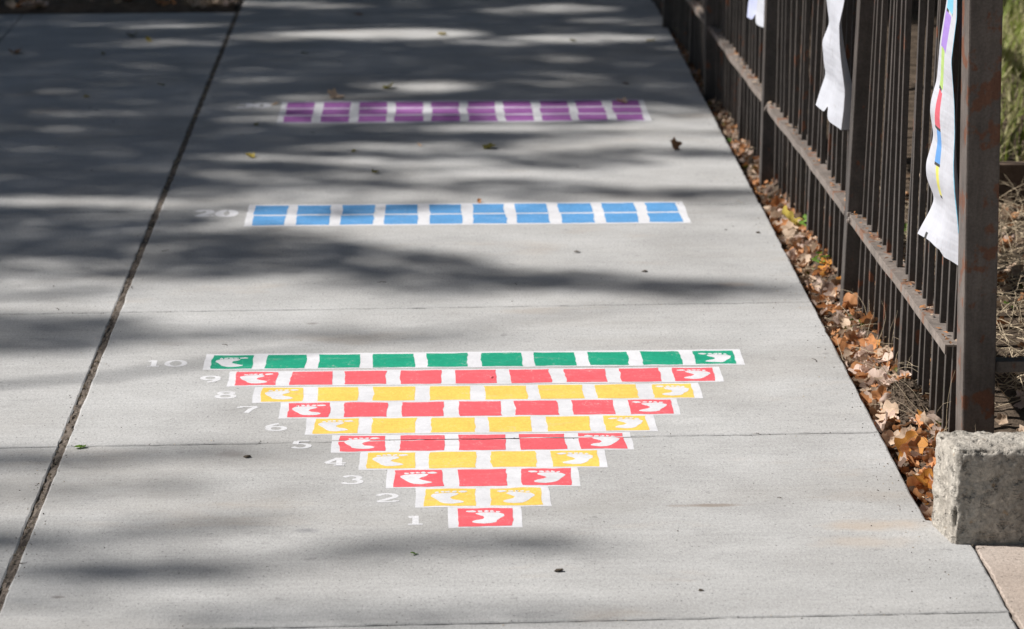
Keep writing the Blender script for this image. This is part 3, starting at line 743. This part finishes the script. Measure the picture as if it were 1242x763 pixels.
# low timber edging and the green bed beyond
mb = MB()
mb.box(1.80, 5.2, 9.27, 9.32, -.06, .168)
tag(bevel(mb.build('edging_board', M['timber']), .004), 'dark brown edging board behind the fence with grass growing above it', 'edging')
mb = MB()
def blade(p, a, L, w, bend, mi):
    s = Vector((math.cos(a+1.57), math.sin(a+1.57), 0)); o = Vector((math.cos(a), math.sin(a), 0)); vs = []
    for i in range(5):
        t = i/4; c = Vector(p)+o*(bend*L*t*t)+Vector((0,0,L*(t-.45*abs(bend)*t*t))); ww = w*(1-t)**.7
        vs += [c-s*ww, c+s*ww]
    mb.add(vs, [(2*i,2*i+1,2*i+3,2*i+2) for i in range(4)], mi)
for _ in range(3600):
    y = 9.35+4.4*rnd.random(); x = rnd.uniform(.207*y, 3.9)
    if fbm(x*2.2, y*2.2, 7, 2) < -.22: continue
    blade((x,y,.05), rnd.uniform(0,6.28), rnd.uniform(.10,.34), rnd.uniform(.003,.008), rnd.uniform(.2,1.0), 0 if rnd.random() < .5 else 1)
tag(mb.build('grass', [M['grass'], M['pale_grass']]), kind='stuff')
# small weeds in the litter
for x, y, lab in ((1.335,8.95,'small green weed in the leaf litter by the second fence post'), (1.315,8.50,'brighter green weed nearer the pavement in the litter')):
    root = tag(empty('weed', (x,y,soil_z(x,y))), lab, 'weed', 'weeds in the leaf litter')
    mbs = MB(); mbs.tube([(0,0,0),(.004,0,.03),(.0,.005,.05)], [.0016,.0013,.0008], 5); mbs.build('stem', M['grass'], root)
    for k in range(7):
        o = bpy.data.objects.new('leaf', leaf_mesh(3, 'green_leaf')); COL.objects.link(o); o.parent = root
        a = k*2.4; o.location = (.016*math.cos(a), .016*math.sin(a), .02+.005*k); o.rotation_euler = (rnd.gauss(0,.4), rnd.gauss(0,.4), a-1.57); o.scale = (.036,)*3

def leaf_cloud(name, mat, parent, P, S, asp=.62):
    """many small leaf faces at points P with sizes S"""
    n = len(P); nrm = npr.normal(size=(n,3)); nrm[:,2] = np.abs(nrm[:,2])+.25; nrm /= np.linalg.norm(nrm,axis=1)[:,None]
    a = npr.normal(size=(n,3)); a -= (a*nrm).sum(1)[:,None]*nrm; a /= np.linalg.norm(a,axis=1)[:,None]; b = np.cross(nrm, a)
    S = S[:,None]; V = np.empty((n,4,3)); V[:,0] = P-a*S*.5; V[:,1] = P+b*S*.5*asp+nrm*S*.05; V[:,2] = P+a*S*.5; V[:,3] = P-b*S*.5*asp+nrm*S*.05
    me = bpy.data.meshes.new(name); me.vertices.add(n*4); me.vertices.foreach_set('co', V.reshape(-1))
    me.loops.add(n*4); me.loops.foreach_set('vertex_index', np.arange(n*4)); me.polygons.add(n)
    me.polygons.foreach_set('loop_start', np.arange(n)*4); me.polygons.foreach_set('loop_total', np.full(n,4)); me.update(); me.validate()
    return tag(link(name, me, mat, parent), kind='stuff')
# dark shrub behind the far grass
for cx, cy, lab in ((3.15,14.7,'dark green shrub in deep shade behind the fence corner grass'),(4.6,14.2,'second dark shrub, farther right behind the grass')):
    root = tag(empty('shrub', (cx,cy,.0)), lab, 'shrub', 'shrubs behind the fence'); mbs = MB()
    for k in range(7):
        a = k*.9; mbs.tube([(0,0,-.05),(.25*math.cos(a),.25*math.sin(a),.5),(.5*math.cos(a),.5*math.sin(a),1.2)], [.03,.018,.006], 5)
    mbs.build('stem', M['bark'], root)
    P = npr.normal(size=(9000,3)); P /= np.linalg.norm(P,axis=1)[:,None]; P *= (npr.random(9000)**.4)[:,None]*np.array([1.0,.9,.85]); P[:,2] += .80
    P = P[[fbm(p[0]*2.5,p[1]*2.5,p[2]*2.5,2) > -.25 for p in P]]
    P = P[P[:,2] > .03]
    leaf_cloud('leaves', M['dark_leaf'], root, P, npr.uniform(.05,.11,len(P)))

# ================================================================== STREET TREES (to the left, out of the frame): their crowns throw the shade
SHADE = [(-1.21,6.59,-0.85,6.60,0.06,0.75),(-0.89,6.61,-0.44,6.66,0.04,0.50),(-1.17,6.35,-0.70,6.37,0.06,0.40),(-1.11,5.96,-0.90,5.99,0.06,0.85),
 (-0.92,6.00,-0.45,6.09,0.05,0.55),(-0.63,6.13,-0.53,6.15,0.03,0.25),(-0.91,5.80,-0.52,5.77,0.06,0.90),(-0.54,5.79,-0.43,5.80,0.04,0.50),
 (-1.05,5.59,-0.89,5.62,0.04,0.60),(-0.90,5.57,-0.75,5.55,0.03,0.25),(-0.55,5.87,-0.08,5.89,0.04,0.45),(-0.10,5.93,0.35,5.93,0.05,0.60),
 (-0.65,5.46,-0.19,5.46,0.03,0.40),(-0.19,5.48,0.18,5.46,0.02,0.20),(-1.66,9.29,-0.85,9.19,0.17,0.95),(-1.60,8.96,-0.90,8.82,0.30,0.95),
 (-0.96,8.87,-0.28,8.73,0.25,0.93),(-1.02,8.56,-0.33,8.53,0.13,0.80),(-0.38,8.60,0.11,8.54,0.19,0.85),(-0.32,8.32,0.22,8.25,0.12,0.70),
 (0.00,8.46,0.70,8.27,0.13,0.95),(0.52,8.27,1.12,8.19,0.10,0.85),(-1.14,8.27,-0.95,8.23,0.07,0.50),(-1.42,7.87,-0.99,7.89,0.11,0.90),
 (-1.40,7.72,-0.95,7.69,0.11,0.85),(-1.01,7.78,-0.48,7.76,0.08,0.70),(-0.50,7.76,0.10,7.68,0.06,0.55),(0.13,9.41,0.30,9.23,0.05,0.20),
 (-0.66,9.41,0.13,9.38,0.11,0.50),(0.12,9.23,0.36,9.30,0.06,0.20),(1.02,9.25,1.31,9.19,0.05,0.30),(0.25,9.54,1.27,9.55,0.08,0.80),
 (0.13,9.75,0.63,9.68,0.10,0.80),(0.62,9.52,1.25,9.40,0.04,0.50),(0.14,10.09,0.85,10.10,0.13,0.85),(0.70,10.30,1.35,10.20,0.08,0.80),
 (0.39,9.97,0.71,9.93,0.06,0.40),(0.14,10.36,0.53,10.26,0.08,0.70),(0.62,10.66,1.30,10.61,0.06,0.30),(0.14,10.55,0.61,10.50,0.10,0.80),
 (-0.68,9.74,0.13,9.62,0.14,0.85),(-0.86,10.03,0.13,9.95,0.06,0.60)]
SLITS = [(-1.70,9.53,-1.24,9.52,0.08,0.80),(-1.27,9.48,-0.96,9.48,0.09,0.95),(-0.99,9.45,-0.60,9.41,0.05,0.40),(-1.77,9.96,-1.54,9.92,0.04,0.30),
 (-0.81,10.24,-0.38,10.19,0.06,0.85),(-0.41,10.16,0.27,10.08,0.07,0.80),(-0.86,9.93,-0.59,9.90,0.06,0.60),(-0.58,9.64,0.13,9.54,0.08,0.50),
 (0.26,9.88,1.21,9.83,0.08,0.85),(0.13,9.98,0.39,9.91,0.07,0.80),(-0.46,10.41,0.14,10.40,0.08,0.45),(0.01,10.32,0.27,10.31,0.06,0.60),
 (0.61,10.47,1.21,10.45,0.08,0.90),(0.41,10.42,0.67,10.41,0.06,0.70),(0.78,10.10,1.29,10.03,0.07,0.90),(0.91,10.82,1.25,10.78,0.12,0.70),
 (-0.16,10.76,0.93,10.74,0.07,0.75),(0.90,9.97,1.26,9.72,0.13,0.90),(-0.34,11.14,0.15,11.15,0.07,0.60),(0.08,11.14,0.61,11.16,0.11,0.85),
 (0.15,10.95,0.60,10.93,0.07,0.85),(0.64,10.98,0.95,10.97,0.05,0.60),(-0.63,11.16,-0.27,11.15,0.05,0.35),(-0.64,11.43,-0.17,11.44,0.07,0.40),
 (-0.17,11.68,0.20,11.67,0.12,0.80),(-0.89,11.84,-0.66,11.83,0.06,0.40),(0.53,11.70,1.05,11.66,0.08,0.30),(-1.64,11.13,-1.22,11.11,0.07,0.65),
 (-2.00,11.63,-1.60,11.58,0.08,0.20),(-1.48,10.69,-1.35,10.68,0.06,0.20),(-1.51,10.40,-1.24,10.33,0.06,0.20),(-1.18,10.04,-1.02,10.03,0.06,0.20),
 (-0.69,13.11,0.18,13.01,0.19,1.00),(-0.97,13.03,-0.56,12.99,0.14,0.60),(0.18,12.80,0.70,12.81,0.11,0.60),(0.50,12.89,1.11,12.87,0.14,0.75),
 (0.56,12.35,0.71,12.30,0.09,0.50),(0.86,13.38,1.15,13.32,0.10,0.50),(0.58,13.78,0.88,13.74,0.16,0.70),(0.32,13.68,0.53,13.67,0.10,0.40),
 (-0.94,13.93,-0.42,13.89,0.11,0.50),(-2.04,13.38,-1.49,13.31,0.10,0.50),(-1.53,13.31,-0.99,13.32,0.12,0.75),(-1.65,12.80,-1.11,12.78,0.11,0.55),
 (-1.26,14.02,-0.99,13.99,0.14,0.50),(0.47,11.94,0.84,11.88,0.06,0.30)]
SHADE = [((-2.4, a[1]-(1.4 if a[0] > -2 else 0)*0, *a[2:]) if a[0] < -1.0 and a[1] < 9.3 else a) for a in SHADE]
SHADE += [(-2.2,5.83,-.85,5.80,.05,.6), (-2.2,6.08,-.9,6.05,.05,.5), (-.5,5.52,.35,5.50,.05,.5)]
SLITS += [(-.86,11.25,-.5,11.25,.07,.45), (-.75,11.2,.0,11.2,.12,.38), (-.75,10.98,.0,10.98,.10,.35), (.5,11.1,1.05,11.1,.18,.42), (-.85,9.31,-.6,9.30,.05,.3)]
def shade_at(x, y):
    """how much of the sun the crowns keep from the ground at x, y"""
    yb = 9.25 + .78*(x+1) if x < 1.3 else 10.9
    if x > 1.8: yb = 13.0 if x < 3.6 else 15.0
    if x < -1.9: yb = 8.9
    w = .45 if x < .1 else .3
    t = min(1, max(0, (y-yb+w)/(2*w))); s = .985*t*t*(3-2*t)
    inview = -2.3 < x < 1.3
    if x < -1.75 and y < 9.3:
        s = max(s, .8*min(1, max(0, (fbm(x*.8, y*3.0, 3, 3)+.05)*3)))
    for x0, y0, x1, y1, h, v in SHADE:
        if min(x0,x1)-.15 < x < max(x0,x1)+.15 and abs(y-(y0+y1)/2) < h+.5:
            u = (x-x0)/(x1-x0); e = max(0, -u, u-1)*abs(x1-x0); uc = min(1, max(0, u)); hh = h*(1-.45*abs(2*uc-1)**3)
            q = math.hypot((y-(y0+(y1-y0)*uc))/hh, e/.10); s = max(s, (min(.90, v*.97) if y > 7.6 else min(.95, v*1.05))*max(0, min(1, ((1.45 if y > 7.6 else 1.75)-q)/.6)))
    for x0, y0, x1, y1, h, v in SLITS:
        if min(x0,x1)-.15 < x < max(x0,x1)+.15 and abs(y-(y0+y1)/2) < h+.5:
            u = (x-x0)/(x1-x0); e = max(0, -u, u-1)*abs(x1-x0); uc = min(1, max(0, u)); hh = h*(.92-.5*abs(2*uc-1)**2)
            q = math.hypot((y-(y0+(y1-y0)*uc))/hh, e/.10); s *= 1-v*(.78 if y > 11.5 and v < .9 else 1)*(.62 if x < -.95 and y > 9.7 else 1)*max(0, min(1, (1.3-q)/.5))
    if not inview and y > 9 and not (x > 1.8 and y < 15): s *= 1-.6*max(0, min(1, (fbm(x*.9, y*4, 8, 3)-.28)*5))
    return s
PP = []; SS = []
st = .05; A0 = .09*.09*.62/2
for ix in range(int(8.4/st)):
    for iy in range(int(19/st)):
        x = -4.2+st*ix; y = 4.6+st*iy
        fine = -2.2 < x < 1.4 and y < 14.3
        if not fine and (ix % 2 or iy % 2): continue
        s = shade_at(x, y)
        if s < .03: continue
        od = -math.log(1-min(s, .985)); sz = (.06 if y < 8.1 else .085) if fine else .17; cell = st*st if fine else 4*st*st
        A = sz*sz*.62/2*.5
        lam = od*cell*SUN.z/A
        for _ in range(npr.poisson(lam)):
            h = (9.5+2.5*rnd.random()) if y < 8.4 else (8.0+3.0*rnd.random()); px = x+rnd.uniform(-.5,.5)*st*(1 if fine else 2); py = y+rnd.uniform(-.5,.5)*st*(1 if fine else 2)
            k = h/SUN.z; PP.append((px+SUN.x*k, py+SUN.y*k, h)); SS.append(sz*rnd.uniform(.8,1.2))
PP = np.array(PP); SS = np.array(SS)
own = np.argmin(np.stack([np.abs(PP[:,1]-c) for c in (7.6, 13.0, 19.5)]), axis=0)
TREE = [(-8.2, 7.4, 'slender leafy street tree, the nearest of the row left of the pavement'), (-7.8, 13.2, 'broad leafy street tree, the middle one left of the pavement'), (-8.0, 19.4, 'leafy street tree, the farthest of the row left of the pavement')]
for ti, (tx, ty, lab) in enumerate(TREE):
    P = PP[own == ti]; S = SS[own == ti]
    root = tag(empty('unseen_street_tree', (tx,ty,-.12)), lab, 'tree', 'street trees shading the pavement'); base = np.array([tx,ty,-.12])
    r0 = .11 if ti == 0 else .19
    mb = MB(); top = (0.15, .1, 5.4); mb.tube([(0,0,-.1),(0,0,.05),(.03,.02,1.2),(.0,.05,2.6),(.08,.05,4.0),top], [r0*1.5,r0*1.25,r0,r0*.88,r0*.7,r0*.4], 12); mb.build('trunk', M['bark'], root, smooth=True)
    mb = MB()
    for k in range(16 if ti else 12):
        q = P[npr.integers(len(P))]-base; z0 = rnd.uniform(2.4, 5.2); b = Vector((.06, .05, z0)); q = Vector(q)
        mid = b.lerp(q, .5)+Vector((rnd.gauss(0,.2), rnd.gauss(0,.2), .25)); mb.tube([b, b.lerp(mid,.5)+Vector((0,0,.1)), mid, mid.lerp(q,.55), q], [r0*.34, r0*.24, r0*.17, r0*.10, .006], 6)
    mb.build('limb', M['bark'], root, smooth=True)
    leaf_cloud('crown', M['crown'], root, P-base, S)
# trees added out of view on all sides to block skylight and deepen shade
def clear_of_view(W):
    """keep only added leaves that block skylight but cast no sun shadow in view"""
    k = W[:,2]/SUN.z; gx = W[:,0]-SUN.x*k; gy = W[:,1]-SUN.y*k
    return (gx > 4.3) | (gy > 14.6) | (gy < 3.9) | (gx < -3.6)
def add_blocker_tree(name, tx, ty, rx, ry, rz, zc, n, lab, grp):
    root = tag(empty(name, (tx,ty,-.1)), lab, 'tree', grp)
    P = npr.normal(size=(n,3)); P /= np.linalg.norm(P,axis=1)[:,None]; P *= (npr.random(n)**.36)[:,None]*np.array([rx,ry,rz]); P[:,2] += zc
    P = P[P[:,2] > 1.2]; W = P+np.array([tx,ty,-.1])
    P = P[clear_of_view(W) & np.array([fbm(p[0]*.5,p[1]*.5,p[2]*.7,2) > -.33 for p in P]) & ~((np.abs(W[:,0]) < 1.5) & (W[:,2] < 4))]
    mb = MB(); mb.tube([(0,0,-.1),(0,0,.1),(.04,.03,zc*.25),(.0,.08,zc*.5),(.1,.05,zc*.72),(.15,.1,zc)], [.40,.31,.25,.22,.18,.08], 12); mb.build('trunk', M['bark'], root, smooth=True)
    mb = MB()
    for k in range(18):
        q = Vector(P[npr.integers(len(P))]); b = Vector((.05,.06,rnd.uniform(zc*.45,zc*.9))); mid = b.lerp(q,.5)+Vector((rnd.gauss(0,.3),rnd.gauss(0,.3),.3))
        pts = [b, b.lerp(mid,.5)+Vector((0,0,.15)), mid, mid.lerp(q,.55), q]
        if not clear_of_view(np.array([[p.x+tx, p.y+ty, p.z-.1] for p in pts])).all(): continue
        mb.tube(pts, [.12,.085,.06,.035,.01], 6)
    mb.build('limb', M['bark'], root, smooth=True)
    leaf_cloud('crown', M['crown'], root, P, npr.uniform(.20,.36,len(P)))
for a in ((6.2,18.5,9.0,6.5,3.8,7.0,42000,'big unseen tree added right of the fence to block skylight over the far pavement'), (6.8,8.0,8.5,5.0,2.6,8.8,13000,'big unseen tree added right of the fence to block skylight beside the painted strips'),
          (6.5,-2.5,8.5,6.0,4.0,7.0,20000,'big unseen tree added right of the pavement behind the viewer to block skylight'), (5.0,28.0,8.5,6.0,5.0,6.5,12000,'unseen tree added at the far end of the fence to block skylight')):
    add_blocker_tree('skylight_blocker_tree', *a, 'added trees right of the fence blocking skylight')
for a in ((-15.5,15.0,5.0,6.0,3.4,4.6,9000,'unseen tree added across the road to block low skylight, opposite the painted strips'), (-15.5,25.0,5.0,6.0,3.6,4.8,9000,'unseen tree added across the road to block low skylight, far end'), (-7.5,-2.0,7.0,5.5,4.0,6.8,16000,'unseen tree added left of the pavement behind the viewer to block skylight'), (-7.8,27.5,7.5,5.5,4.6,6.5,12000,'unseen tree added at the far end of the left pavement to block skylight')):
    add_blocker_tree('unseen_street_tree', *a, 'street trees shading the pavement')  # these are added as well, unseen, to dim the skylight
print('leaves', len(PP))
